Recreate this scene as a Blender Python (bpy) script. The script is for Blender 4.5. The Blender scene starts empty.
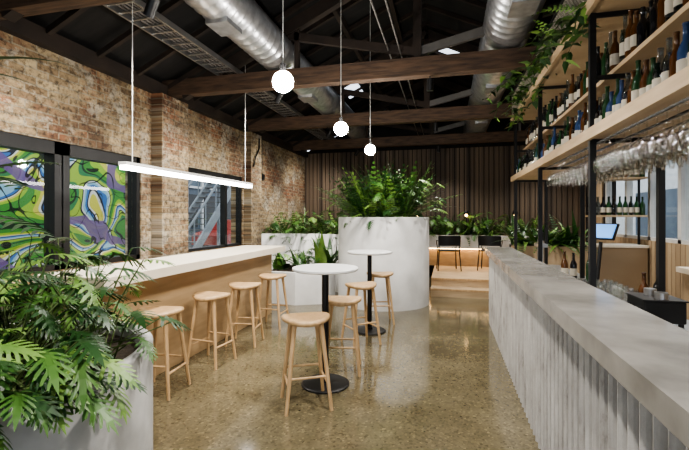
import bpy, math, random
from mathutils import Vector, Matrix
random.seed(7)
S=bpy.context.scene
R=random.random
def U(a,b): return random.uniform(a,b)
try: S.view_settings.look='AgX - Medium High Contrast'
except Exception: pass

# ---------------------------------------------------------------- materials
def newmat(name):
    m=bpy.data.materials.new(name); m.use_nodes=True
    nt=m.node_tree; b=nt.nodes['Principled BSDF']
    return m,nt,b
def ramp(nt,stops,interp='LINEAR'):
    r=nt.nodes.new('ShaderNodeValToRGB'); e=r.color_ramp.elements
    while len(e)<len(stops): e.new(0.5)
    for i,(p,c) in enumerate(stops):
        e[i].position=p; e[i].color=(c[0],c[1],c[2],1)
    r.color_ramp.interpolation=interp
    return r
def mat(name,c1,c2=None,rough=0.6,metal=0,scale=6,stretch=(1,1,1),bump=0.0,detail=5,lo=0.3,hi=0.7,spec=0.5):
    m,nt,b=newmat(name)
    b.inputs['Roughness'].default_value=rough; b.inputs['Metallic'].default_value=metal
    b.inputs['Specular IOR Level'].default_value=spec
    if c2 is None: c2=tuple(x*0.85 for x in c1)
    tc=nt.nodes.new('ShaderNodeTexCoord'); mp=nt.nodes.new('ShaderNodeMapping')
    mp.inputs['Scale'].default_value=stretch
    nt.links.new(tc.outputs['Object'],mp.inputs['Vector'])
    n=nt.nodes.new('ShaderNodeTexNoise'); n.inputs['Scale'].default_value=scale; n.inputs['Detail'].default_value=detail
    nt.links.new(mp.outputs[0],n.inputs['Vector'])
    r=ramp(nt,[(lo,c2),(hi,c1)])
    nt.links.new(n.outputs['Fac'],r.inputs[0]); nt.links.new(r.outputs[0],b.inputs['Base Color'])
    if bump>0:
        bp=nt.nodes.new('ShaderNodeBump'); bp.inputs['Strength'].default_value=bump; bp.inputs['Distance'].default_value=0.02
        nt.links.new(n.outputs['Fac'],bp.inputs['Height']); nt.links.new(bp.outputs[0],b.inputs['Normal'])
    return m
OAK=mat('oak',(0.56,0.38,0.21),(0.42,0.27,0.13),0.45,scale=5,stretch=(6,6,1))
PLY=mat('ply_panel',(0.46,0.32,0.18),(0.36,0.245,0.13),0.5,scale=2,stretch=(3,1,8))
PALE=mat('pale_timber',(0.55,0.41,0.26),(0.42,0.30,0.175),0.5,scale=3,stretch=(1,1,8))
CTOP=mat('counter_top_pale',(0.82,0.75,0.63),(0.74,0.66,0.53),0.4,scale=3,stretch=(8,1,1))
BLACK=mat('black_steel',(0.012,0.012,0.013),(0.008,0.008,0.008),0.45,metal=0.3)
DARKW=mat('dark_roof_lining',(0.011,0.010,0.010),(0.005,0.005,0.005),0.9,scale=4,stretch=(1,5,1))
BEAM=mat('old_beam_timber',(0.105,0.060,0.034),(0.032,0.019,0.012),0.75,scale=4,stretch=(1,8,8),bump=0.4,detail=9)
RAFT=mat('rafter_timber',(0.030,0.019,0.013),(0.012,0.008,0.006),0.85,scale=4)
CONC=mat('white_render',(0.74,0.74,0.73),(0.54,0.54,0.53),0.75,scale=2.5,bump=0.1,detail=8)
CONC2=mat('planter_concrete',(0.50,0.50,0.49),(0.30,0.30,0.29),0.7,scale=4,bump=0.25,detail=10)
BARTOP=mat('bar_top_concrete',(0.32,0.31,0.29),(0.16,0.155,0.145),0.22,scale=3.5,bump=0.04,detail=12)
WHITE=mat('white_top',(0.74,0.75,0.75),(0.68,0.69,0.69),0.35)
SOIL=mat('soil',(0.05,0.035,0.02),(0.02,0.015,0.01),0.95,scale=30,bump=0.8)
GALV=mat('galvanised_steel',(0.62,0.63,0.65),(0.40,0.41,0.43),0.33,metal=0.85,scale=12)
STEEL=mat('stainless',(0.5,0.5,0.5),(0.4,0.4,0.4),0.3,metal=0.9)
MESHM=mat('mesh_wire',(0.42,0.38,0.32),(0.36,0.33,0.28),0.5,metal=0.3)
LEAF1=mat('leaf_mid',(0.085,0.19,0.033),(0.028,0.09,0.016),0.42,scale=7)
LEAF2=mat('leaf_dark',(0.028,0.085,0.02),(0.010,0.042,0.010),0.38,scale=7)
LEAF3=mat('leaf_light',(0.22,0.36,0.08),(0.09,0.20,0.035),0.45,scale=7)
STEM=mat('stem',(0.10,0.16,0.04),(0.07,0.10,0.03),0.6)
STEEL2=mat('grey_steel',(0.12,0.112,0.104),(0.08,0.075,0.07),0.6)
def emit(name,c,s):
    m,nt,b=newmat(name); b.inputs['Base Color'].default_value=(*c,1)
    b.inputs['Emission Color'].default_value=(*c,1); b.inputs['Emission Strength'].default_value=s; return m
BULB=emit('globe_glow',(1,0.95,0.88),360)
TUBE=emit('led_tube_glow',(1,0.97,0.93),28)
WARM=emit('warm_led',(1,0.64,0.28),22)
SCREEN=emit('screen_blue',(0.12,0.35,0.8),1.0)
SKYL=emit('skylight_sheet',(0.80,0.88,1.0),2.2)
def glassmat(name,tint,f=0.12,rough=.03):
    m=bpy.data.materials.new(name); m.use_nodes=True; nt=m.node_tree; nt.nodes.clear()
    o=nt.nodes.new('ShaderNodeOutputMaterial'); t=nt.nodes.new('ShaderNodeBsdfTransparent'); t.inputs[0].default_value=(*tint,1)
    g=nt.nodes.new('ShaderNodeBsdfGlossy'); g.inputs['Roughness'].default_value=rough
    mx=nt.nodes.new('ShaderNodeMixShader'); lw=nt.nodes.new('ShaderNodeLayerWeight'); lw.inputs[0].default_value=f
    nt.links.new(lw.outputs['Facing'],mx.inputs[0]); nt.links.new(t.outputs[0],mx.inputs[1]); nt.links.new(g.outputs[0],mx.inputs[2]); nt.links.new(mx.outputs[0],o.inputs[0])
    return m
GLASS=glassmat('clear_glass',(0.95,0.96,0.96),0.28)
PANE=glassmat('window_glass',(0.95,0.96,0.95),0.05)
BOT=[mat('bottle_green',(0.015,0.05,0.018),rough=0.1),mat('bottle_amber',(0.08,0.032,0.01),rough=0.1),glassmat('bottle_clear',(0.62,0.68,0.72),0.3),
     mat('bottle_blue',(0.03,0.06,0.14),rough=0.1),mat('bottle_black',(0.01,0.01,0.012),rough=0.12)]
LABEL=mat('label_paper',(0.5,0.46,0.38),rough=0.7)

def axismap(nt,a,b_):
    tc=nt.nodes.new('ShaderNodeTexCoord'); sp=nt.nodes.new('ShaderNodeSeparateXYZ'); cb=nt.nodes.new('ShaderNodeCombineXYZ')
    nt.links.new(tc.outputs['Object'],sp.inputs[0]); nt.links.new(sp.outputs[a],cb.inputs[0]); nt.links.new(sp.outputs[b_],cb.inputs[1])
    return tc,cb
def brick():
    m,nt,b=newmat('weathered_brick'); L=nt.links
    tc,cb=axismap(nt,'Y','Z')
    wn=nt.nodes.new('ShaderNodeTexNoise'); wn.inputs['Scale'].default_value=9; L.new(cb.outputs[0],wn.inputs['Vector'])
    wob=nt.nodes.new('ShaderNodeVectorMath'); wob.operation='MULTIPLY_ADD'; wob.inputs[1].default_value=(0.014,0.014,0); L.new(wn.outputs['Color'],wob.inputs[0]); L.new(cb.outputs[0],wob.inputs[2])
    def bt(c1,c2,mo):
        br=nt.nodes.new('ShaderNodeTexBrick'); br.inputs['Scale'].default_value=1.0
        br.inputs['Brick Width'].default_value=0.235; br.inputs['Row Height'].default_value=0.082; br.inputs['Mortar Size'].default_value=0.009; br.inputs['Mortar Smooth'].default_value=0.3
        br.inputs['Color1'].default_value=(*c1,1); br.inputs['Color2'].default_value=(*c2,1); br.inputs['Mortar'].default_value=(*mo,1)
        L.new(wob.outputs[0],br.inputs['Vector']); return br
    br=bt((0.30,0.130,0.065),(0.15,0.078,0.045),(0.29,0.25,0.18))
    br2=bt((0.50,0.40,0.25),(0.25,0.175,0.10),(0.40,0.35,0.26))
    def noise(sc,de,ro=0.6,off=0):
        n=nt.nodes.new('ShaderNodeTexNoise'); n.inputs['Scale'].default_value=sc; n.inputs['Detail'].default_value=de; n.inputs['Roughness'].default_value=ro
        mp=nt.nodes.new('ShaderNodeMapping'); mp.inputs['Location'].default_value=(off,off*.7,0); L.new(cb.outputs[0],mp.inputs['Vector']); L.new(mp.outputs[0],n.inputs['Vector']); return n
    n=noise(1.1,10,0.75)
    r=ramp(nt,[(0.40,(0,0,0)),(0.52,(1,1,1))]); L.new(n.outputs['Fac'],r.inputs[0])
    mx=nt.nodes.new('ShaderNodeMixRGB'); L.new(r.outputs[0],mx.inputs[0]); L.new(br.outputs[0],mx.inputs[1]); L.new(br2.outputs[0],mx.inputs[2])
    n3=noise(1.5,13,0.8,11)
    r3=ramp(nt,[(0.53,(0,0,0)),(0.57,(.92,.92,.92))]); L.new(n3.outputs['Fac'],r3.inputs[0])
    n5=noise(5,5,.6,31); r5=ramp(nt,[(.35,(0.30,0.28,0.24)),(.65,(0.62,0.56,0.45))]); L.new(n5.outputs['Fac'],r5.inputs[0])
    mx3=nt.nodes.new('ShaderNodeMixRGB'); L.new(r3.outputs[0],mx3.inputs[0]); L.new(mx.outputs[0],mx3.inputs[1]); L.new(r5.outputs[0],mx3.inputs[2])
    n2=noise(17,8,.7,3)
    r2=ramp(nt,[(0.36,(0.22,0.20,0.18)),(0.52,(0.92,0.90,0.86)),(.7,(1.15,1.12,1.06))]); L.new(n2.outputs['Fac'],r2.inputs[0])
    m2=nt.nodes.new('ShaderNodeMixRGB'); m2.blend_type='MULTIPLY'; m2.inputs[0].default_value=1
    L.new(mx3.outputs[0],m2.inputs[1]); L.new(r2.outputs[0],m2.inputs[2])
    n4=noise(.8,7,.65,23); r4=ramp(nt,[(.38,(.30,.28,.27)),(.58,(1,1,1))]); L.new(n4.outputs['Fac'],r4.inputs[0])
    m4=nt.nodes.new('ShaderNodeMixRGB'); m4.blend_type='MULTIPLY'; m4.inputs[0].default_value=.85
    L.new(m2.outputs[0],m4.inputs[1]); L.new(r4.outputs[0],m4.inputs[2]); L.new(m4.outputs[0],b.inputs['Base Color'])
    b.inputs['Roughness'].default_value=0.9
    bp=nt.nodes.new('ShaderNodeBump'); bp.inputs['Strength'].default_value=1.0; bp.inputs['Distance'].default_value=0.03
    ma=nt.nodes.new('ShaderNodeMath'); ma.operation='SUBTRACT'; L.new(n2.outputs['Fac'],ma.inputs[0]); L.new(br.outputs['Fac'],ma.inputs[1]); L.new(ma.outputs[0],bp.inputs['Height']); L.new(bp.outputs[0],b.inputs['Normal'])
    return m
BRICK=brick()
def floormat():
    m,nt,b=newmat('polished_concrete'); L=nt.links
    tc=nt.nodes.new('ShaderNodeTexCoord')
    n=nt.nodes.new('ShaderNodeTexNoise'); n.inputs['Scale'].default_value=.9; n.inputs['Detail'].default_value=9; n.inputs['Roughness'].default_value=0.7; L.new(tc.outputs['Object'],n.inputs['Vector'])
    r=ramp(nt,[(0.32,(0.075,0.062,0.036)),(0.5,(0.128,0.108,0.066)),(0.7,(0.185,0.158,0.102))]); L.new(n.outputs['Fac'],r.inputs[0])
    v=nt.nodes.new('ShaderNodeTexVoronoi'); v.inputs['Scale'].default_value=60; L.new(tc.outputs['Object'],v.inputs['Vector'])
    r2=ramp(nt,[(0.0,(0.45,0.44,0.40)),(0.35,(0.95,0.95,0.95)),(0.75,(1.1,1.1,1.05)),(1.0,(1.9,1.85,1.7))]); L.new(v.outputs['Color'],r2.inputs[0])
    m2=nt.nodes.new('ShaderNodeMixRGB'); m2.blend_type='MULTIPLY'; m2.inputs[0].default_value=0.85
    L.new(r.outputs[0],m2.inputs[1]); L.new(r2.outputs[0],m2.inputs[2]); L.new(m2.outputs[0],b.inputs['Base Color'])
    r3=ramp(nt,[(0.3,(0.06,)*3),(0.7,(0.18,)*3)]); L.new(n.outputs['Fac'],r3.inputs[0]); L.new(r3.outputs[0],b.inputs['Roughness'])
    b.inputs['Specular IOR Level'].default_value=0.9
    return m
FLOOR=floormat()
def ribmat():
    m,nt,b=newmat('fluted_concrete'); L=nt.links
    tc=nt.nodes.new('ShaderNodeTexCoord'); mp=nt.nodes.new('ShaderNodeMapping'); mp.inputs['Scale'].default_value=(1,1,.35); L.new(tc.outputs['Object'],mp.inputs['Vector'])
    n=nt.nodes.new('ShaderNodeTexNoise'); n.inputs['Scale'].default_value=8; n.inputs['Detail'].default_value=12; n.inputs['Roughness'].default_value=0.7; L.new(mp.outputs[0],n.inputs['Vector'])
    r=ramp(nt,[(0.30,(0.15,0.14,0.125)),(0.43,(0.36,0.345,0.325)),(0.7,(0.52,0.51,0.485))]); L.new(n.outputs['Fac'],r.inputs[0]); L.new(r.outputs[0],b.inputs['Base Color'])
    b.inputs['Roughness'].default_value=0.9; b.inputs['Specular IOR Level'].default_value=0.2
    bp=nt.nodes.new('ShaderNodeBump'); bp.inputs['Strength'].default_value=0.5; bp.inputs['Distance'].default_value=0.01; L.new(n.outputs['Fac'],bp.inputs['Height']); L.new(bp.outputs[0],b.inputs['Normal'])
    return m
RIB=ribmat()
def slatmat(name,c1,c2,axis,pitch):
    m,nt,b=newmat(name); L=nt.links
    tc=nt.nodes.new('ShaderNodeTexCoord'); sp=nt.nodes.new('ShaderNodeSeparateXYZ'); L.new(tc.outputs['Object'],sp.inputs[0])
    d=nt.nodes.new('ShaderNodeMath'); d.operation='DIVIDE'; d.inputs[1].default_value=pitch; L.new(sp.outputs[axis],d.inputs[0])
    f=nt.nodes.new('ShaderNodeMath'); f.operation='FLOOR'; L.new(d.outputs[0],f.inputs[0])
    w=nt.nodes.new('ShaderNodeTexWhiteNoise'); w.noise_dimensions='1D'; L.new(f.outputs[0],w.inputs['W'])
    r=ramp(nt,[(0,c2),(1,c1)]); L.new(w.outputs['Value'],r.inputs[0]); L.new(r.outputs[0],b.inputs['Base Color']); b.inputs['Roughness'].default_value=0.7
    return m
SLATD=slatmat('weathered_slat',(0.15,0.108,0.074),(0.05,0.036,0.026),'X',0.12)
SLATL=slatmat('light_slat',(0.48,0.36,0.23),(0.33,0.24,0.15),'Y',0.12)
def mural():
    m,nt,b=newmat('graffiti_mural'); L=nt.links
    tc,cb=axismap(nt,'Y','Z')
    def nz(sc,dist,off):
        mp=nt.nodes.new('ShaderNodeMapping'); mp.inputs['Location'].default_value=(off,off,0); L.new(cb.outputs[0],mp.inputs['Vector'])
        n=nt.nodes.new('ShaderNodeTexNoise'); n.inputs['Scale'].default_value=sc; n.inputs['Detail'].default_value=0.3; n.inputs['Distortion'].default_value=dist; L.new(mp.outputs[0],n.inputs['Vector']); return n
    n=nz(.85,1.3,2.6)
    mu=nt.nodes.new('ShaderNodeMath'); mu.operation='MULTIPLY'; mu.inputs[1].default_value=4.0; L.new(n.outputs['Fac'],mu.inputs[0])
    fr=nt.nodes.new('ShaderNodeMath'); fr.operation='FRACT'; L.new(mu.outputs[0],fr.inputs[0])
    cols=[(0.02,0.05,0.02),(0.08,0.34,0.05),(0.40,0.66,0.05),(0.85,0.78,0.12),(0.9,0.9,0.8),(0.03,0.03,0.04),(0.07,0.22,0.55),(0.35,0.65,0.80),(0.85,0.88,0.85),(0.02,0.02,0.03),(0.45,0.65,0.08),(0.06,0.28,0.10)]
    ps=[0,.04,.22,.36,.45,.50,.54,.62,.70,.75,.79,.92]
    r=ramp(nt,list(zip(ps,cols)),'CONSTANT'); L.new(fr.outputs[0],r.inputs[0])
    n2=nz(1.5,2.0,9.0); r2=ramp(nt,[(0,(1,1,1)),(.475,(0,0,0)),(.51,(1,1,1))],'CONSTANT'); L.new(n2.outputs['Fac'],r2.inputs[0])
    n3=nz(1.2,.8,5.0); r3=ramp(nt,[(0,(0,0,0)),(.60,(.9,.9,.9))],'CONSTANT'); L.new(n3.outputs['Fac'],r3.inputs[0])
    a=nt.nodes.new('ShaderNodeMixRGB'); L.new(r3.outputs[0],a.inputs[0]); L.new(r.outputs[0],a.inputs[1]); a.inputs[2].default_value=(0.22,0.12,0.32,1)
    mm=nt.nodes.new('ShaderNodeMixRGB'); mm.blend_type='MULTIPLY'; mm.inputs[0].default_value=.92; L.new(a.outputs[0],mm.inputs[1]); L.new(r2.outputs[0],mm.inputs[2])
    L.new(mm.outputs[0],b.inputs['Base Color']); b.inputs['Roughness'].default_value=0.6
    return m
MURAL=mural()
ASPH=mat('asphalt',(0.08,0.08,0.085),rough=0.9,scale=20)
FACADE=mat('facade',(0.12,0.15,0.18),(0.06,0.08,0.10),0.8,scale=1)
OFFW=mat('offwhite_paint',(0.6,0.6,0.58),rough=0.6)
STAIRM=mat('stair_grey_paint',(0.22,0.24,0.25),rough=0.6)
RED=mat('red_paint',(0.30,0.03,0.02),rough=0.3)
GAPM=mat('dark_backing',(0.015,0.012,0.01),rough=0.9)

# ---------------------------------------------------------------- mesh builder
class B:
    def __init__(s): s.v=[];s.f=[];s.m=[];s.sm=[];s.mats=[]
    def mi(s,m):
        if m not in s.mats: s.mats.append(m)
        return s.mats.index(m)
    def add(s,vs,fs,m,smooth=False):
        o=len(s.v); s.v+= [tuple(v) for v in vs]; k=s.mi(m)
        for f in fs: s.f.append(tuple(i+o for i in f)); s.m.append(k); s.sm.append(smooth)
    def box(s,x0,x1,y0,y1,z0,z1,m):
        s.add([(x0,y0,z0),(x1,y0,z0),(x1,y1,z0),(x0,y1,z0),(x0,y0,z1),(x1,y0,z1),(x1,y1,z1),(x0,y1,z1)],
              [(0,3,2,1),(4,5,6,7),(0,1,5,4),(1,2,6,5),(2,3,7,6),(3,0,4,7)],m)
    def beam(s,p0,p1,w,h,m,up=(0,0,1)):
        p0=Vector(p0);p1=Vector(p1);d=(p1-p0).normalized();u=Vector(up)
        sd=d.cross(u).normalized();uu=sd.cross(d).normalized()
        vs=[]
        for p in (p0,p1):
            for a,b in ((-1,-1),(1,-1),(1,1),(-1,1)): vs.append(p+sd*a*w/2+uu*b*h/2)
        s.add(vs,[(0,1,2,3),(7,6,5,4),(0,4,5,1),(1,5,6,2),(2,6,7,3),(3,7,4,0)],m)
    def tube(s,pts,r,m,n=8,r1=None,caps=True):
        pts=[Vector(p) for p in pts]; vs=[];fs=[];N=len(pts)
        for i,p in enumerate(pts):
            d=(pts[min(i+1,N-1)]-pts[max(i-1,0)]).normalized()
            a=Vector((0,0,1)) if abs(d.z)<0.9 else Vector((1,0,0))
            sd=d.cross(a).normalized();uu=sd.cross(d)
            rr=r if r1 is None else r+(r1-r)*i/(N-1)
            for k in range(n):
                t=2*math.pi*k/n; vs.append(p+sd*math.cos(t)*rr+uu*math.sin(t)*rr)
        for i in range(N-1):
            for k in range(n):
                k2=(k+1)%n; fs.append((i*n+k,i*n+k2,(i+1)*n+k2,(i+1)*n+k))
        s.add(vs,fs,m,True)
        if caps:
            s.add(vs[:n],[tuple(range(n))],m); s.add(vs[-n:],[tuple(reversed(range(n)))],m)
    def lathe(s,prof,c,m,n=24,smooth=True,sx=1,sy=1,wave=None):
        vs=[];fs=[]
        for (r,z) in prof:
            for k in range(n):
                t=2*math.pi*k/n; zz=z+(wave(r,t) if wave else 0)
                vs.append((c[0]+r*math.cos(t)*sx,c[1]+r*math.sin(t)*sy,c[2]+zz))
        for i in range(len(prof)-1):
            for k in range(n):
                k2=(k+1)%n; fs.append((i*n+k,i*n+k2,(i+1)*n+k2,(i+1)*n+k))
        s.add(vs,fs,m,smooth)
    def sphere(s,c,r,m,n=16):
        s.lathe([(max(r*math.sin(math.pi*i/n),1e-5),-r*math.cos(math.pi*i/n)) for i in range(n+1)],c,m,n*2)
    def clamp(s,x0=-99,x1=99,y0=-99,y1=99):
        s.v=[(min(max(x,x0),x1),min(max(y,y0),y1),z) for x,y,z in s.v]
    def obj(s,name,loc=(0,0,0),bevel=0,parent=None):
        me=bpy.data.meshes.new(name); lx,ly,lz=loc
        me.from_pydata([(x-lx,y-ly,z-lz) for x,y,z in s.v],[],s.f)
        for m in s.mats: me.materials.append(m)
        me.polygons.foreach_set('material_index',s.m); me.polygons.foreach_set('use_smooth',s.sm); me.update()
        o=bpy.data.objects.new(name,me); S.collection.objects.link(o); o.location=loc
        if bevel:
            bv=o.modifiers.new('bev','BEVEL'); bv.width=bevel; bv.segments=2; bv.limit_method='ANGLE'; bv.angle_limit=math.radians(60)
        if parent: o.parent=parent
        return o
def inst(o,loc,rz=0,name=None):
    n=bpy.data.objects.new(name or o.name.split('.')[0],o.data); S.collection.objects.link(n); n.location=loc; n.rotation_euler=(0,0,rz)
    for md in o.modifiers:
        k=n.modifiers.new(md.name,md.type)
        if md.type=='BEVEL': k.width=md.width;k.segments=md.segments;k.limit_method=md.limit_method;k.angle_limit=md.angle_limit
    return n

# ---------------------------------------------------------------- leaves
def frame(f,up=Vector((0,0,1))):
    f=f.normalized(); sd=f.cross(up)
    if sd.length<1e-3: sd=Vector((1,0,0))
    sd.normalize(); n=sd.cross(f).normalized(); return f,sd,n
def lobed(b,o,f,L,W,m,droop=0.5,nl=6,roll=0):
    f,sd,n=frame(f)
    if roll: q=Matrix.Rotation(roll,3,f); sd=q@sd;n=q@n
    def P(x,y):
        z=-droop*(x*x/L)*0.6-abs(y)*abs(y)/W*0.45+abs(y)*0.14
        return o+f*x+sd*y+n*z
    vs=[];fs=[]
    for sg in (-1,1):
        for i in range(nl):
            t=(i+0.4)/nl; x=L*(0.02+0.86*t)
            env=math.sin(math.pi*min(1,(0.24+0.68*t)))**0.8
            ln=W*env*(0.9+0.2*R()); bw=L/nl*0.42
            an=0.25+0.75*t
            if t<0.2: an=-0.45
            dx=math.sin(an);dy=math.cos(an)
            k=len(vs); q=0.45
            vs+= [P(x-bw,sg*.01),P(x+bw,sg*.01),P(x-bw*.1+dx*ln*q+bw*0.72,sg*dy*ln*q),P(x+dx*ln*.82+bw*.72,sg*(dy*ln*.82)),P(x+dx*ln,sg*dy*ln),P(x+dx*ln*.8-bw*.6,sg*(dy*ln*.8)),P(x+dx*ln*q-bw*0.7,sg*dy*ln*q)]
            fs+= [(k,k+1,k+2,k+6),(k+6,k+2,k+3,k+5),(k+5,k+3,k+4)]
    k=len(vs)
    for x,w in ((0,0.12),(0.3,0.24),(0.6,0.2),(0.85,0.15)): vs+=[P(x*L,-w*W),P(x*L,w*W)]
    vs.append(P(L*1.1,0)); fs+=[(k,k+1,k+3,k+2),(k+2,k+3,k+5,k+4),(k+4,k+5,k+7,k+6),(k+6,k+7,k+8)]
    b.add(vs,fs,m)
def strap(b,o,f,L,W,m,droop=0.8,seg=6,shape=0.5):
    f,sd,n=frame(f); vs=[];fs=[]
    p=Vector(o); d=f.copy()
    for i in range(seg+1):
        t=i/seg; w=W*math.sin(math.pi*(0.06+0.94*t)**shape)*0.5 if i<seg else 0.001
        w=max(w,0.0015)
        up=n*(w*0.25)
        vs+=[p-sd*w+up,p,p+sd*w+up]
        d=(d+Vector((0,0,-droop/seg))).normalized(); p=p+d*(L/seg); n=sd.cross(d).normalized()
    for i in range(seg):
        a=i*3; fs+=[(a,a+1,a+4,a+3),(a+1,a+2,a+5,a+4)]
    b.add(vs,fs,m,True)
def fern(b,o,f,L,W,m,droop=1.0,n_=12):
    f,sd,n=frame(f); p=Vector(o); d=f.copy(); vs=[];fs=[]
    for i in range(n_):
        t=i/n_; ln=W*math.sin(math.pi*(0.15+0.85*t))
        w=L/n_*0.45
        for sg in (-1,1):
            k=len(vs); tip=p+sd*sg*ln+d*ln*0.35-Vector((0,0,1))*ln*0.15
            mid=p+sd*sg*ln*.5+d*ln*.2
            vs+=[p-d*w*.5,p+d*w*.5,mid+d*w*.6,tip,mid-d*w*.6]; fs.append((k,k+1,k+2,k+3,k+4))
        d=(d+Vector((0,0,-droop/n_))).normalized(); p=p+d*(L/n_)
    b.add(vs,fs,m)
def arc_dir(a,e): return Vector((math.cos(a)*math.cos(e),math.sin(a)*math.cos(e),math.sin(e)))
def lobed_plant(b,c,spread,h,n,L,ms,rad=0.1,amin=0,amax=2*math.pi,W=0.42,e0=.1,e1=1.35):
    for i in range(n):
        a=U(amin,amax); e=U(e0,e1); c0=Vector(c)+Vector((U(-rad,rad),U(-rad,rad),0))
        d=arc_dir(a,e); ln=U(0.5,1.0)*(spread*math.cos(e)+h*math.sin(e))
        p1=c0+d*ln*0.5+Vector((0,0,0.08*ln)); p2=c0+d*ln
        b.tube([c0,p1,p2],0.005,STEM,5,0.0035,caps=False)
        l=L*U(0.7,1.15)
        lobed(b,p2,arc_dir(a+U(-.5,.5),e*0.35-U(0.1,0.6)),l,W*l,random.choice(ms),droop=U(.3,.9),roll=U(-.5,.5))
def strap_plant(b,c,L,W,n,ms,rad=0.08,e0=0.4,e1=1.4,droop=1.2,amin=0,amax=6.283):
    for i in range(n):
        a=U(amin,amax); c0=Vector(c)+Vector((U(-rad,rad),U(-rad,rad),0))
        strap(b,c0,arc_dir(a,U(e0,e1)),L*U(.65,1.1),W*U(.7,1.1),random.choice(ms),droop=U(.5,1.3)*droop)
def fern_plant(b,c,L,W,n,ms,rad=0.08,droop=1.4,e0=0.3,e1=1.35,seg=12):
    for i in range(n):
        c0=Vector(c)+Vector((U(-rad,rad),U(-rad,rad),0))
        fern(b,c0,arc_dir(U(0,6.283),U(e0,e1)),L*U(.7,1.1),W*U(.8,1.1),random.choice(ms),droop=U(.6,1.2)*droop,n_=seg)
LM=[LEAF1,LEAF1,LEAF2,LEAF3]
LD=[LEAF1,LEAF2,LEAF2,LEAF3]

XL,XR,YB,YF=-3.9,3.2,11.0,-2.5
# ---------------------------------------------------------------- room shell
b=B(); b.box(XL-.25,XR+.2,YF-.2,YB+.2,-.1,0,FLOOR); b.obj('floor')
b=B()
WY0,WY1,W2Y0,W2Y1,ZB,ZT=1.2,4.58,5.42,7.33,0.95,2.28
x0,x1=XL-.25,XL
b.box(x0,x1,YF-.2,YB+.2,0,ZB,BRICK); b.box(x0,x1,YF-.2,YB+.2,ZT,3.3,BRICK)
b.box(x0,x1,YF-.2,WY0,ZB,ZT,BRICK); b.box(x0,x1,WY1,W2Y0,ZB,ZT,BRICK); b.box(x0,x1,W2Y1,YB+.2,ZB,ZT,BRICK)
b.box(XL,XL+.16,4.78,5.36,0,3.18,BRICK); b.box(XL,XL+.16,7.38,7.85,0,3.18,BRICK)
b.obj('wall_left')
RX=(XL+XR)/2; RZ=3.3+.47*(RX-XL)
def roofz(x): return 3.3+.47*((x-XL) if x<RX else (XR-x))
def gable(y0,y1,m,hole=None):
    b=B()
    if hole is None: b.box(XL,XR,y0,y1,0,3.3,m)
    else:
        a,c,z0,z1=hole
        b.box(XL,a,y0,y1,0,3.3,m);b.box(c,XR,y0,y1,0,3.3,m);b.box(a,c,y0,y1,0,z0,m);b.box(a,c,y0,y1,z1,3.3,m)
    vs=[(XL,y0,3.3),(XR,y0,3.3),(RX,y0,RZ),(XL,y1,3.3),(XR,y1,3.3),(RX,y1,RZ)]
    b.add(vs,[(0,1,2),(5,4,3),(0,2,5,3),(2,1,4,5),(1,0,3,4)],DARKW)
    return b
b=gable(YB,YB+.2,GAPM)
y=XL+0.02
while y<XR-.1:
    b.box(y,y+.1,YB-.035-U(0,.015),YB,0,3.28,SLATD); y+=.12
b.obj('wall_back')
b=gable(YF-.2,YF,CONC,(-3.2,2.6,.3,2.8)); b.obj('wall_front')
b=B()
RY0,RY1,RZ0,RZ1=5.0,9.6,1.12,2.42
for (a,c,z0,z1) in ((YF-.2,YB+.2,0,RZ0),(YF-.2,YB+.2,RZ1,3.3),(YF-.2,RY0,RZ0,RZ1),(RY1,YB+.2,RZ0,RZ1)): b.box(XR,XR+.2,a,c,z0,z1,GAPM)
y=YF+.1
while y<YB-.1:
    for z0,z1 in (((0,RZ0),(RZ1,3.28)) if RY0-.1<y<RY1 else ((0,3.28),)):
        b.box(XR-.03,XR,y,y+.1,z0,z1,SLATL)
    y+=.12
b.obj('wall_right')
b=B()
for xa,xb in ((XL-.25,RX),(RX,XR+.2)):
    za=RZ if xa==RX else 3.3; zb=RZ if xb==RX else 3.3
    b.add([(xa,YF-.2,za),(xb,YF-.2,zb),(xb,YB+.2,zb),(xa,YB+.2,za),(xa,YF-.2,za+.12),(xb,YF-.2,zb+.12),(xb,YB+.2,zb+.12),(xa,YB+.2,za+.12)],
      [(0,1,2,3),(7,6,5,4),(0,4,5,1),(1,5,6,2),(2,6,7,3),(3,7,4,0)],DARKW)
for x in (-3.1,-2.3,-1.5,-.8,.9,1.7,2.5):
    z=roofz(x)-.06; b.box(x-.03,x+.03,YF,YB,z-.05,z+.05,RAFT)
y=-1.
while y<YB:
    for sx in (1,-1):
        xa=XL if sx>0 else XR
        b.beam((xa+sx*.1,y,roofz(xa+sx*.1)-.03),(RX,y,RZ-.03),.05,.06,RAFT)
    y+=.6
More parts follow.
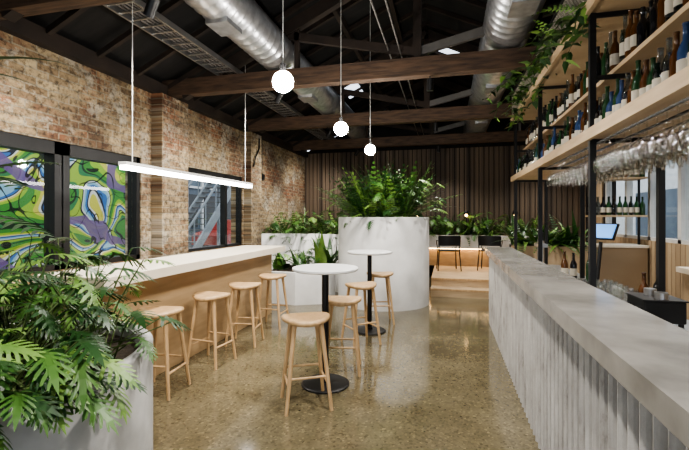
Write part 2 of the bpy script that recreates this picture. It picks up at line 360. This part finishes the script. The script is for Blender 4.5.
# translucent roof sheets set flush in the lining
for (xa,xb,ya,yb) in ((-.28,.75,8.08,8.55),(-.28,.75,5.55,5.72),(-2.1,-1.8,8.2,8.9)):
    b.add([(xa,ya,roofz(xa)-.01),(xb,ya,roofz(xb)-.01),(xb,yb,roofz(xb)-.01),(xa,yb,roofz(xa)-.01)],[(0,1,2,3)],SKYL)
b.obj('ceiling')
b=B(); b.box(XL,XL+.1,YF,YB,3.18,3.34,RAFT); b.obj('trim_1')
for ty in (-2.15,0.25,2.65,5.05,7.45,9.85):
    b=B()
    b.box(XL,XR,ty-.07,ty+.07,3.2,3.42,BEAM)
    for sx,xa in ((1,XL),(-1,XR)):
        b.beam((xa+sx*.3,ty,roofz(xa+sx*.3)-.22),(RX,ty,RZ-.22),.1,.16,RAFT)
        b.beam((RX,ty,3.5),(RX-sx*1.75,ty,roofz(RX-sx*1.75)-.25),.06,.10,STEEL2 if sx<0 else RAFT)
    b.box(RX-.05,RX+.05,ty-.05,ty+.05,3.42,RZ-.2,RAFT)
    b.box(1.55,1.60,ty-.025,ty+.025,3.42,roofz(1.6)-.3,STEEL2)
    b.box(-1.93,-1.87,ty-.03,ty+.03,3.42,roofz(-1.9)-.3,RAFT)
    b.obj('roof_truss')
b=B()
for (x,z) in ((-.7,3.55),(-.55,3.5),(1.75,3.5)): b.tube([(x,-1.5,z),(x,10.9,z)],.010,STEEL2,6)
b.obj('ceiling_conduit')
def window(name,x,y0,y1,z0,z1,mull,m=BLACK,t=.055,dep=.1,lint=0):
    b=B()
    b.box(x-dep,x,y0,y0+t,z0,z1,m);b.box(x-dep,x,y1-t,y1,z0,z1,m);b.box(x-dep,x,y0,y1,z0,z0+t,m);b.box(x-dep,x,y0,y1,z1-t-lint,z1,m)
    for mm in mull: b.box(x-dep,x,mm-t*.8,mm+t*.8,z0,z1,m)
    b.box(x-dep*.5-.004,x-dep*.5+.004,y0+t,y1-t,z0+t,z1-t,PANE)
    return b.obj(name)
window('window_1',XL-.02,WY0,WY1,ZB,ZT,[2.35,3.42,3.5],lint=.07,t=.06,dep=.14)
window('window_2',XL-.02,W2Y0,W2Y1,ZB,ZT,[6.75],lint=.04,dep=.10,t=.045)
window('window_3',XR+.1,RY0,RY1,RZ0,RZ1,[5.9,6.8,7.7,8.6],m=OFFW)
b=B()
for xx in (-3.2,-1.3,.7,2.54): b.box(xx,xx+.06,YF-.12,YF-.04,.3,2.8,BLACK)
b.box(-3.2,2.6,YF-.12,YF-.04,.3,.36,BLACK);b.box(-3.2,2.6,YF-.12,YF-.04,2.74,2.8,BLACK)
b.obj('unseen_front_window')  # unseen opening behind the camera, added to let sky light in

# exterior
b=B(); b.box(-16,-4.16,-6,26,-.2,-.05,ASPH); b.box(3.41,12,-6,24,-.2,-.05,ASPH); b.obj('ground_outside')
b=B(); b.box(-6.8,-6.6,-3,8.0,-.05,3.4,MURAL); b.box(-6.85,-6.55,-3,8.0,3.4,3.46,OFFW); b.obj('graffiti_wall')
b=B(); b.box(-12.4,-12,8,26,-.05,6,FACADE)
for i in range(10):
    y=8.6+i*1.6; b.box(-12,-11.9,y,y+.14,-.05,4.2,OFFW); b.box(-12,-11.95,y+.3,y+1.3,1.0,2.6,BLACK)
b.box(-12,-11.9,8,26,2.9,3.0,OFFW); b.obj('street_building')
b=B()
s0=Vector((-7.6,9.9,-.05)); s1=Vector((-7.6,13.3,3.1))
for xo in (-.5,.5):
    b.beam(s0+Vector((xo,0,0)),s1+Vector((xo,0,0)),.06,.26,STAIRM)
    b.beam(s0+Vector((xo,0,.95)),s1+Vector((xo,0,.95)),.04,.06,STAIRM)
    for i in range(7):
        p=s0.lerp(s1,i/6)+Vector((xo,0,0)); b.beam(p,p+Vector((0,0,.95)),.03,.03,STAIRM,up=(0,1,0))
for i in range(18):
    p=s0.lerp(s1,(i+.5)/18); b.box(p.x-.5,p.x+.5,p.y-.12,p.y+.12,p.z,p.z+.03,STEEL2)
b.box(-8.1,-7.1,13.2,14.5,3.0,3.1,STAIRM)
for y in (13.3,14.4):
    b.box(-8.1,-8.0,y,y+.1,-.05,3.0,STAIRM); b.box(-7.2,-7.1,y,y+.1,-.05,3.0,STAIRM)
b.obj('exterior_staircase')
b=B(); b.box(7,7.3,-2,22,-.05,5,OFFW)
for i in range(8): b.box(6.95,7,1+i*2.2,2.4+i*2.2,.6,2.4,FACADE)
b.obj('neighbour_building')
b=B()
prof=[(-2.1,.35),(-2.1,.75),(-1.75,.88),(-1.1,.95),(-.6,1.4),(.75,1.42),(1.4,.98),(2.05,.9),(2.15,.4)]
cx,cy=-9.8,17.6
vs=[(cx-.85,cy+p[0],p[1]-.05) for p in prof]+[(cx+.85,cy+p[0],p[1]-.05) for p in prof]; n=len(prof)
b.add(vs,[tuple(range(n)),tuple(reversed(range(n,2*n)))]+[(i,n+i,n+(i+1)%n,(i+1)%n) for i in range(n)],RED)
b.add([(cx+.86,cy-.95,.92),(cx+.86,cy+1.2,.92),(cx+.86,cy+.7,1.28),(cx+.86,cy-.55,1.28)],[(0,1,2,3)],BLACK)
for dy in (-1.35,1.35):
    for sx in (-1,1): b.tube([(cx+sx*.7,cy+dy,.27),(cx+sx*.9,cy+dy,.27)],.32,BLACK,18)
b.obj('parked_car')

# ---------------------------------------------------------------- bar
b=B()
p=.085; y=-.6; col=[]
ye=6.12
nseg=int((ye-y)/p*8)
for i in range(nseg+1):
    yy=y+i*(ye-y)/nseg; ph=(yy/p)%1
    rb=max(0,math.cos(2*math.pi*ph)); col.append((.61-.036*rb**.6,yy))
ZS=.99
vs=[(x,yy,0) for x,yy in col]+[(x,yy,ZS) for x,yy in col]; n=len(col)
b.add(vs,[(i,n+i,n+i+1,i+1) for i in range(n-1)],RIB,False)
b.box(.61,.86,-.6,ye,0,ZS,RIB)
for i in range(3): b.tube([(.64+i*.085,ye,0),(.64+i*.085,ye,ZS)],.024,RIB,10,caps=False)
sl=[(.515,-.7),(.88,-.7),(.88,6.22),(.61,6.22),(.555,6.20),(.525,6.15),(.515,6.08)]
def prism(b,pts,z0,z1,m):
    n=len(pts); b.add([(x,y,z0) for x,y in pts]+[(x,y,z1) for x,y in pts],[tuple(reversed(range(n))),tuple(range(n,2*n))]+[(i,(i+1)%n,n+(i+1)%n,n+i) for i in range(n)],m)
prism(b,sl,ZS,1.07,BARTOP)
b.obj('bar_counter')
b=B()
b.box(.885,1.5,-.6,6.2,.80,.84,STEEL)
b.box(.90,1.45,-.55,6.15,0.08,.80,GAPM); b.box(.92,1.4,-.5,6.1,0,.08,BLACK)
for i in range(7): b.box(1.45,1.465,-.5+i*.95,.4+i*.95,.12,.78,PLY)
b.obj('back_work_bench')
b=B()
SY0,SY1=.6,6.75
PX0,PX1=1.0,1.42
Z1,Z2,Z3=2.05,2.50,2.94
for py in (1.5,3.25,4.93,6.6):
    for px in (PX0,PX1):
        z0=.84 if py<6.2 else 0
        b.box(px-.02,px+.02,py-.02,py+.02,z0,roofz(px)-.14,BLACK)
    for z in (Z1,Z2,Z3): b.box(PX0,PX1,py-.012,py+.012,z-.03,z,BLACK)
for z,t in ((Z1,.045),(Z3,.05)):
    b.box(PX0-.05,PX0-.02,SY0,SY1,z-.01,z+t+.02,PALE); b.box(PX1+.02,PX1+.05,SY0,SY1,z-.01,z+t+.02,PALE)
    b.box(PX0-.02,PX1+.02,SY0,SY1,z,z+t*.6,PALE)
b.box(PX0+.12,PX1+.02,SY0,SY1,Z2,Z2+.03,PALE)
def meshpanel(b,x,y0,y1,z0,z1,pitch,w,m):
    H=z1-z0; y=y0-H
    while y<y1:
        for sg in (1,-1):
            ya,yb=(y,y+H) ; za,zb=(z0,z1) if sg>0 else (z1,z0)
            t0=max(0,(y0-ya)/H); t1=min(1,(y1-ya)/H)
            if t1-t0<=0.01: continue
            A=(x,ya+H*t0,za+(zb-za)*t0); C=(x,ya+H*t1,za+(zb-za)*t1)
            b.beam(A,C,w,w,m,up=(1,0,0))
        y+=pitch
meshpanel(b,PX1+.01,SY0,SY1,Z1+.05,Z2,.045,.005,MESHM)
meshpanel(b,PX1+.01,SY0,SY1,Z2+.04,Z3,.045,.005,MESHM)
meshpanel(b,PX0-.03,SY0,SY1,Z3+.06,3.34,.05,.005,MESHM)
b.box(PX0-.045,PX0-.015,SY0,SY1,3.34,3.365,BLACK)
for i in range(4): b.box(1.02+i*.12,1.035+i*.12,SY0,4.8,Z1-.035,Z1-.025,BLACK)
b.obj('suspended_bar_shelf')
def bottle(b,x,y,z,k,h=.3,r=.037):
    m=BOT[k]
    b.lathe([(r*.9,0),(r,.01),(r,h*.55),(r*.8,h*.64),(r*.38,h*.74),(r*.36,h*.97),(r*.42,h*.97),(r*.42,h),(.001,h)],(x,y,z),m,12)
    if R()<.7: b.lathe([(r+.001,h*.15),(r+.001,h*.42)],(x,y,z),LABEL,12)
b=B(); y=1.0
while y<6.6:
    for xx in (1.03,1.12,1.22,1.33):
        if R()<.97: bottle(b,xx+U(-.006,.006),y+U(-.004,.004),Z1+.028,random.choice([0,1,1,2,2,2,3,4]),h=U(.22,.31),r=U(.029,.035))
    y+=.076
b.obj('shelf_bottles')
b=B(); y=1.0
while y<6.6:
    for xx in (1.16,1.24,1.32):
        if R()<.9: bottle(b,xx,y,Z2+.031,random.choice([0,1,2,2,4]),h=U(.24,.33),r=.033)
    y+=.085
b.obj('shelf_bottles')
b=B(); y=.9
while y<4.7:
    for i in range(4):
        xx=1.03+i*.12; z=Z1-.035
        b.lathe([(.034,0),(.006,-.006),(.004,-.012),(.004,-.085),(.018,-.092),(.036,-.115),(.042,-.14),(.040,-.17),(.033,-.205)],(xx,y+U(-.01,.01),z),GLASS,14)
    y+=.1
b.obj('hanging_wine_glasses')
b=B()
for i in range(34):
    y0=U(3.3,6.4); p=Vector((U(.95,1.2),y0,3.02)); d=arc_dir(U(2.4,4.0),U(.3,1.4)); L=U(.25,.62); pts=[p.copy()]
    for k in range(6):
        d=(d+Vector((U(-.1,.1),U(-.1,.1),-.45))).normalized(); p=p+d*L/6
        p.x=min(p.x,1.35); pts.append(p.copy())
        for q in range(2): strap(b,p,arc_dir(U(0,6.28),U(-.6,.5)),U(.08,.13),U(.05,.075),random.choice(LD),droop=.5,seg=3)
    b.tube(pts,.004,STEM,4,caps=False)
for i in range(4): fern_plant(b,(1.12,3.5+i*.8,3.02),.5,.05,18,LD,e0=.6)
b.obj('trailing_pothos')
b=B(); b.box(1.03,1.27,3.2,6.5,2.972,3.018,BLACK); b.obj('shelf_planter_trough')

BZ=.84
def rbox(b,c,w,h,t,ang,tilt,m):
    M=Matrix.Rotation(ang,3,'Z')@Matrix.Rotation(tilt,3,'X'); vs=[]
    for z in (-h/2,h/2):
        for (x,y) in ((-w/2,-t/2),(w/2,-t/2),(w/2,t/2),(-w/2,t/2)): vs.append(Vector(c)+M@Vector((x,y,z)))
    b.add(vs,[(0,3,2,1),(4,5,6,7),(0,1,5,4),(1,2,6,5),(2,3,7,6),(3,0,4,7)],m)
b=B()
b.box(1.26,1.49,4.30,4.52,BZ,BZ+.02,BLACK); b.tube([(1.40,4.42,BZ+.01),(1.44,4.44,1.26)],.018,BLACK)
rbox(b,(1.46,4.42,1.36),.24,.17,.025,-.9,-.5,BLACK); rbox(b,(1.450,4.406,1.365),.21,.145,.012,-.9,-.5,SCREEN)
b.obj('pos_monitor',bevel=.004)
b=B()
b.box(1.16,1.38,2.85,3.10,BZ+.02,BZ+.15,BLACK); b.box(1.15,1.39,2.84,3.11,BZ+.15,BZ+.16,BLACK)
for yy in (2.9,3.04):
    b.tube([(1.17,yy,BZ+.10),(1.08,yy,BZ+.09)],.013,BLACK); b.tube([(1.27,yy,BZ+.16),(1.27,yy,BZ+.2)],.035,STEEL,12)
for x_,y_ in ((1.18,2.87),(1.36,2.87),(1.18,3.07),(1.36,3.07)): b.tube([(x_,y_,BZ),(x_,y_,BZ+.03)],.015,BLACK)
b.obj('espresso_machine',bevel=.006)
b=B()
for i in range(5):
    for j in range(3):
        c=(1.10+j*.1,1.9+i*.1,BZ); b.lathe([(.001,.004),(.028,.0),(.034,.11),(.032,.11),(.026,.008),(.001,.008)],c,GLASS,12)
for i in range(6):
    for j in range(3):
        c=(1.12+j*.1,3.40+i*.1,BZ); b.lathe([(.001,.004),(.028,.0),(.034,.13),(.032,.13),(.026,.008),(.001,.008)],c,GLASS,12)
b.obj('tumbler_glasses')
b=B()
for (x,y,h,k) in ((1.42,3.28,.3,4),(1.34,3.3,.27,1),(1.42,4.7,.3,0),(1.3,4.8,.28,4),(1.2,4.75,.3,1)): bottle(b,x,y,BZ,k,h=h,r=.034)
b.obj('bench_bottles')
b=B()
for k in range(3):
    b.tube([(1.1,5.3+.09*k,BZ),(1.1,5.3+.09*k,1.22)],.02,STEEL,10); b.tube([(1.1,5.3+.09*k,1.22),(1.1,5.3+.09*k,1.32)],.014,BLACK,8)
b.box(1.05,1.15,5.26,5.52,1.14,1.18,STEEL); b.obj('beer_tap')
b=B()
b.box(2.6,3.16,1.5,5.6,.86,.92,CTOP); b.box(2.64,3.16,1.55,5.55,0,.86,SLATL); b.obj('back_bar_cabinet')
b=B()
b.box(2.3,3.14,7.6,8.05,0,1.0,SLATL); b.box(2.27,3.15,7.57,8.08,1.0,1.04,CTOP)
for x in (2.32,3.1): b.box(x-.015,x+.015,7.8,7.83,1.04,2.6,BLACK)
for z in (1.5,2.12): b.box(2.27,3.14,7.6,8.0,z,z+.03,PALE)
b.box(2.27,3.14,7.6,7.62,2.56,2.6,PALE)
b.obj('back_bar_shelving')
b=B()
for z in (1.531,2.151):
    for i in range(10): bottle(b,2.36+i*.082,7.68,z,random.choice([0,0,1,2,4]),h=.3)
    for i in range(10): bottle(b,2.36+i*.082,7.9,z,random.choice([0,1,2,4]),h=.32)
b.obj('wine_bottles')

# ---------------------------------------------------------------- left counter
b=B()
b.box(-3.12,-2.45,2.5,6.0,.965,1.05,CTOP); b.box(-3.0,-2.66,2.6,5.95,0,.965,PLY)
b.obj('timber_bar_leaner',bevel=.004)
b=B(); b.box(XL,-3.55,2.0,4.7,.90,.935,OAK)
for y in (2.2,3.4,4.55): b.beam((XL+.02,y,.62),(-3.6,y,.89),.02,.03,BLACK)
b.box(XL,XL+.03,2.1,4.6,.60,.64,BLACK)
b.obj('window_shelf')

# ---------------------------------------------------------------- stools
b=B()
H=.71
sad=lambda r,t: (r/.19)**2*(.012*math.cos(2*t))
b.lathe([(.001,H-.014),(.06,H-.014),(.12,H-.010),(.165,H-.003),(.184,H-.006),(.192,H-.02),(.186,H-.038),(.165,H-.048),(.001,H-.05)],(0,0,0),OAK,40,sx=1.02,sy=.93,wave=lambda r,t:sad(r,t))
legs=[]
for sx,sy in ((1,1),(-1,1),(-1,-1),(1,-1)):
    top=Vector((sx*.105,sy*.10,H-.045)); bot=Vector((sx*.175,sy*.165,0)); legs.append((top,bot))
    b.tube([bot,bot.lerp(top,.5),top],.014,OAK,12,.019)
def at(l,z): t=(H-.045-z)/(H-.045); return l[0].lerp(l[1],t)
for i,z in ((0,.26),(1,.20),(2,.26),(3,.20)):
    b.tube([at(legs[i],z),at(legs[(i+1)%4],z)],.010,OAK,8)
st=b.obj('bar_stool',(0,0,0))
pos=[(-1.10,3.12,.5),(-1.0,3.90,.2),(-1.0,4.80,.7),(-.93,5.80,.3),(-2.40,3.05,.1),(-2.36,3.78,-.1),(-2.34,4.46,.15),(-2.33,5.24,0)]
st.location=(pos[0][0],pos[0][1],0); st.rotation_euler=(0,0,pos[0][2])
for x,y,r in pos[1:]: inst(st,(x,y,0),r)
b=B()
b.lathe([(.001,1.02),(.285,1.02),(.297,1.03),(.297,1.045),(.29,1.05),(.001,1.05)],(0,0,0),WHITE,48,smooth=False)
b.lathe([(.12,1.005),(.12,1.02)],(0,0,0),BLACK,20); b.lathe([(.001,1.005),(.12,1.005)],(0,0,0),BLACK,20)
b.tube([(0,0,.02),(0,0,1.01)],.03,BLACK,16)
b.lathe([(.215,0),(.215,.012),(.20,.02),(.04,.028),(.04,.05),(.03,.05)],(0,0,0),BLACK,40,smooth=False)
tb=b.obj('high_bar_table'); tb.location=(-1.06,3.53,0)
inst(tb,(-.99,5.32,0))

# ---------------------------------------------------------------- planters
def drum(name,c,r,h,t,m,soil):
    b=B(); b.lathe([(r,0),(r,h-.01),(r-.01,h),(r-t+.01,h),(r-t,h-.01),(r-t,soil-.02)],(c[0],c[1],0),m,72)
    b.lathe([(.001,soil),(r-t,soil)],(c[0],c[1],0),SOIL,48)
    return b.obj(name)
PC=(-2.28,1.54)
drum('foreground_planter',PC,.8,.8,.06,CONC2,.72)
DC=(-1.1,7.25)
drum('drum_planter',DC,.8,1.5,.07,CONC,1.40)
b=B()
for (dx,dy,n) in ((.0,.1,48),(.34,-.05,36),(.05,.4,36),(-.3,.4,26),(.28,-.4,44),(-.1,-.4,40),(.42,.22,18)):
    lobed_plant(b,(PC[0]+dx,PC[1]+dy,.72),.29,.62,n,.19,LD,rad=.12,e0=.25)
# leaves spilling over the near rim
for k in range(11):
    a=-1.75+k*.16
    c=(PC[0]+.66*math.cos(a),PC[1]+.66*math.sin(a),.76)
    lobed_plant(b,c,.24,.28,9,.19,LD,rad=.04,amin=a-.6,amax=a+.6,e0=.05,e1=1.1)
for i in range(7):
    a=-1.5+i*.22; strap(b,(PC[0]+.25+U(-.1,.1),PC[1]-.42,.76),arc_dir(a,.5),.55,.17,LEAF2,droop=1.5,seg=8,shape=.7)
for (a,e,L,z) in ((-.1,.25,.75,1.80),(.25,.1,.75,1.62),(-.5,.4,.8,1.75),(1.2,.6,.7,1.8),(2.6,.5,.7,1.8),(4.2,.6,.7,1.75)):
    c=Vector((PC[0]-.42,PC[1]+.1,.72)); t=Vector((PC[0]-.38,PC[1]+.12,z-.1))
    b.tube([c,c.lerp(t,.5)+Vector((-.03,0,0)),t],.009,STEM,6,.006,caps=False)
    fern(b,t,arc_dir(a,e),L*.85,.17,random.choice(LD),droop=.7,n_=14)
for (a,e,z) in ((.15,.35,2.22),(-.2,.15,2.0),(.5,.6,2.25)):
    c=Vector((PC[0]-.45,PC[1]+.0,.72)); t=Vector((PC[0]-.42,PC[1]+.05,z))
    b.tube([c,t],.008,STEM,6,.006,caps=False); strap(b,t,arc_dir(a,e),.72,.06,LEAF2,droop=.8,seg=8)
b.clamp(x0=-3.5,y1=2.48); b.obj('split_leaf_philodendron')
b=B()
for i in range(12):
    a=i*.62; rr=.42 if i else 0
    c=(DC[0]+rr*math.cos(a),DC[1]+rr*math.sin(a),1.40)
    lobed_plant(b,c,.5,.75,14,.20,LD)
    fern_plant(b,c,1.15,.09,16,LD,droop=1.0,e0=.7)
    strap_plant(b,c,1.15,.035,20,LD,droop=.9,e0=.8)
b.obj('drum_planter_foliage')
def cr(pts,n=8):
    out=[]
    P=[pts[0]]+pts+[pts[-1]]
    for i in range(1,len(P)-2):
        for k in range(n):
            t=k/n; q=[]
            for j in (0,1):
                p0,p1,p2,p3=P[i-1][j],P[i][j],P[i+1][j],P[i+2][j]
                q.append(.5*((2*p1)+(-p0+p2)*t+(2*p0-5*p1+4*p2-p3)*t*t+(-p0+3*p1-3*p2+p3)*t**3))
            out.append(tuple(q))
    out.append(pts[-1]); return out
front=cr([(-3.88,7.92),(-3.3,8.05),(-2.75,8.1),(-2.3,8.0),(-1.97,7.78)])
back=[(x,y+.75) for x,y in front]
b=B()
inner=[(x,y+.08) for x,y in front]
n=len(front)
vs=[(x,y,0) for x,y in front]+[(x,y,1.15) for x,y in front]+[(x,y,1.15) for x,y in inner]+[(x,y,1.05) for x,y in back]+[(x,y,1.05) for x,y in inner]+[(x,y,0) for x,y in back]
fs=[];fs2=[]
for i in range(n-1):
    fs+=[(i,i+1,n+i+1,n+i),(n+i,n+i+1,2*n+i+1,2*n+i),(2*n+i,2*n+i+1,4*n+i+1,4*n+i),(3*n+i,5*n+i,5*n+i+1,3*n+i+1)]
    fs2.append((4*n+i,4*n+i+1,3*n+i+1,3*n+i))
b.add(vs,fs,CONC,True); b.add(vs,fs2,SOIL)
b.obj('curved_low_planter')
b=B()
for i in range(9):
    x=-3.6+i*.2; y=8.4+U(-.05,.15)
    lobed_plant(b,(x,y,1.05),.3,.55,13,.2,LM); fern_plant(b,(x,y,1.05),.7,.07,10,LM); strap_plant(b,(x,y,1.05),.7,.05,10,LM)
b.clamp(x0=-3.86,x1=-1.6); b.obj('low_planter_foliage')
b=B()
fb=[(-3.1,6.65),(-2.5,6.55),(-2.1,6.75),(-2.0,7.3),(-2.2,7.7),(-2.6,7.75),(-3.1,7.6)]
prism(b,fb,0,.55,CONC); prism(b,[( -2.6+(x+2.6)*.88,7.15+(y-7.15)*.86) for x,y in fb],.55,.56,SOIL); b.obj('low_planter_bed')
b=B()
for (x,y,L) in ((-2.9,6.9,.42),(-2.6,7.1,.42),(-2.25,7.2,.8),(-2.15,7.35,.95),(-2.7,7.5,.4)):
    strap_plant(b,(x,y,.56),L,.16,9,LD,e0=.6,droop=.8); lobed_plant(b,(x,y,.56),.25,L*.8,10,.2,LD)
b.clamp(x1=-1.95); b.obj('broadleaf_plants')

# ---------------------------------------------------------------- rear platform
b=B()
b.box(-.3,2.2,8.25,YB-.06,0,.3,PALE); b.box(-.3,2.2,7.9,8.25,0,.15,PALE)
b.box(-.3,2.2,7.885,7.9,.12,.155,OAK); b.box(-.3,2.2,8.235,8.25,.27,.305,OAK)
b.obj('platform_steps')
b=B()
b.box(-.9,2.1,10.25,10.75,.74,1.06,CONC); b.box(-.8,2.1,10.42,10.7,.3,.74,PLY); b.box(-.85,2.05,10.32,10.7,1.06,1.065,SOIL)
b.box(-.8,2.1,10.34,10.36,.72,.74,WARM)
b.obj('rear_planter_counter')
b=B()
for i in range(18):
    x=-.75+i*.16; y=10.55
    k=i%3
    if k==0: lobed_plant(b,(x,y,1.06),.3,.55,14,.22,LM)
    elif k==1: fern_plant(b,(x,y,1.06),.65,.06,18,LM)
    else: strap_plant(b,(x,y,1.06),.65,.07,16,LM)
b.clamp(y1=10.93); b.obj('rear_planter_foliage')
b=B(); b.box(1.0,2.1,6.9,7.25,0,1.05,GAPM); b.box(.98,2.12,6.88,6.9,0,1.05,SLATL); b.box(1.04,2.06,6.94,7.21,1.05,1.06,SOIL); b.obj('bar_end_planter')
b=B()
for i in range(6):
    c=(1.1+i*.17,7.07,1.06); strap_plant(b,c,.6,.09,11,LD); fern_plant(b,c,.55,.07,10,LD)
b.obj('bar_end_foliage')
b=B()
b.box(-.22,.22,-.21,.21,.43,.455,BLACK)
for sx in (-1,1):
    b.tube([(sx*.2,.19,.43),(sx*.22,.22,0)],.012,BLACK,8)
    b.tube([(sx*.25,-.24,0),(sx*.22,-.2,.43),(sx*.235,-.22,.76)],.012,BLACK,8)
    b.tube([(sx*.235,-.22,.66),(sx*.25,.05,.66),(sx*.23,.18,.60),(sx*.2,.19,.43)],.011,BLACK,8)
bp=[(-.235+i*.047,-.22-.05*math.sin(math.pi*i/10)) for i in range(11)]
vs=[];fs=[]
for x,y in bp: vs+=[(x,y,.56),(x,y,.78),(x,y+.018,.78),(x,y+.018,.56)]
for i in range(10):
    for k in range(4): fs.append((i*4+k,i*4+(k+1)%4,i*4+4+(k+1)%4,i*4+4+k))
fs+=[(0,1,2,3),(43,42,41,40)]
b.add(vs,fs,BLACK)
ch=b.obj('dining_chair',bevel=.003); ch.location=(.02,9.55,.306); ch.rotation_euler=(0,0,.15)
inst(ch,(.95,9.75,.306),-.2)
for x in (-.7,.45,1.55):
    b=B(); b.lathe([(.001,.0),(.05,0),(.05,.012),(.012,.014),(.012,.5),(.07,.5),(.05,.58),(.001,.58)],(x,10.30,1.067),BLACK,16); b.sphere((x,10.30,1.54),.03,WARM,8); b.obj('counter_lamp')

# ---------------------------------------------------------------- services
def duct(x,z,y0,y1,r):
    b=B(); y=y0; n=24; vs=[];fs=[];ys=[]
    while y<y1:
        ys+= [(y,r),(y+.11,r),(y+.12,r+.008),(y+.13,r)]; y+=.14
    for yy,rr in ys:
        for k in range(n): t=2*math.pi*k/n; vs.append((x+rr*math.cos(t),yy,z+rr*math.sin(t)))
    for i in range(len(ys)-1):
        for k in range(n): fs.append((i*n+k,(i+1)*n+k,(i+1)*n+(k+1)%n,i*n+(k+1)%n))
    b.add(vs,fs,GALV,True)
    b.add(vs[:n],[tuple(range(n))],GALV); b.add(vs[-n:],[tuple(range(n))],GALV)
    return b
b=duct(-2.2,3.68,-1.5,10.9,.24)
for y in (3.6,6.2,8.6): b.box(-2.32,-2.08,y,y+.3,3.41,3.46,GALV)
b.obj('spiral_duct')
b=duct(.68,3.71,-1.5,10.9,.27)
for y in (3.9,6.4,8.8): b.box(.56,.80,y,y+.3,3.41,3.46,GALV)
b.obj('spiral_duct')
b=B()
for x in (-3.02,-2.72): b.box(x-.01,x+.01,-1.5,10.9,3.42,3.48,STEEL)
y=-1.4
while y<10.8: b.box(-3.02,-2.72,y,y+.02,3.43,3.44,STEEL); y+=.15
for i in range(4): b.tube([(-2.95+i*.05,-1.4,3.46),(-2.95+i*.05,10.8,3.46)],.012,STEEL2,6)
b.obj('cable_tray')
b=B(); b.tube([(XL+.02,8.15,3.2),(XL+.02,8.15,2.45),(XL+.05,8.15,2.4)],.015,BLACK,8); b.box(XL,XL+.06,8.08,8.22,2.3,2.42,BLACK)
b.tube([(XL+.18,7.7,3.1),(XL+.18,7.7,2.9),(XL+.2,7.6,2.8),(XL+.2,7.5,2.7),(XL+.18,7.45,2.5)],.015,BLACK,8)
b.obj('wall_conduit')
for (x,y) in ((-1.06,2.55),(-1.05,4.05),(-1.0,5.42)):
    zt=roofz(x)-.01
    b=B(); b.tube([(x,y,2.49),(x,y,zt)],.004,OFFW,6); b.tube([(x,y,2.46),(x,y,2.52)],.02,BLACK,12); b.tube([(x,y,zt-.03),(x,y,zt)],.04,BLACK,12)
    o=b.obj('pendant_light'); b=B(); b.sphere((x,y,2.4),.07,BULB,12); b.obj('globe_bulb',parent=o)
b=B(); b.box(-2.79,-2.71,3.0,5.4,1.955,1.985,OFFW); b.box(-2.785,-2.715,3.01,5.39,1.92,1.955,TUBE)
for y in (3.12,5.25): b.tube([(-2.75,y,1.985),(-2.75,y,roofz(-2.75)-.12)],.004,OFFW,6)
b.obj('linear_pendant_lamp')
def spot(x,y,z,tx,ty,tz,P,ang=110,col=(1,.94,.86)):  # added fill light for the whole room; the can fixture is invented too
    p=Vector((x,y,z)); d=(Vector((tx,ty,tz))-p).normalized()
    b=B(); b.tube([p-d*.16,p-d*.02],.04,BLACK,14); b.tube([p-d*.1,(p.x,p.y,3.2)],.008,BLACK,6)
    o=b.obj('added_fill_spot')
    l=bpy.data.lights.new('fill_spot_lamp','SPOT'); l.energy=P; l.spot_size=math.radians(ang); l.spot_blend=.8; l.color=col; l.shadow_soft_size=.06
    q=bpy.data.objects.new('fill_spot_lamp',l); S.collection.objects.link(q); q.location=p; q.rotation_euler=d.to_track_quat('-Z','Y').to_euler(); q.parent=o
for (y) in (0.25,2.65,5.05,7.45,9.85):
    f=.7 if y>9 else 1
    spot(-2.2,y,3.0,-3.5,y+.4,1.0,320*f,130)
    spot(-.2,y,3.0,-.3,y+.2,0,225*f,130)
    if y>2: spot(2.2,y,3.0,2.2,y,0,190*f,130)
    else: spot(.2,y,3.0,.9,y+.8,.5,120,120)

w=bpy.data.worlds.new('world'); S.world=w; w.use_nodes=True
bg=w.node_tree.nodes['Background']; bg.inputs[0].default_value=(0.80,0.88,1.0,1); bg.inputs[1].default_value=2.8

cd=bpy.data.cameras.new('camera'); cam=bpy.data.objects.new('camera',cd); S.collection.objects.link(cam); S.camera=cam
cd.sensor_width=36; cd.lens=410/689*36; cd.shift_y=-8/689; cd.clip_start=.02
cam.location=(0,0,1.5); cam.rotation_euler=(math.radians(90),0,math.radians(14.04))
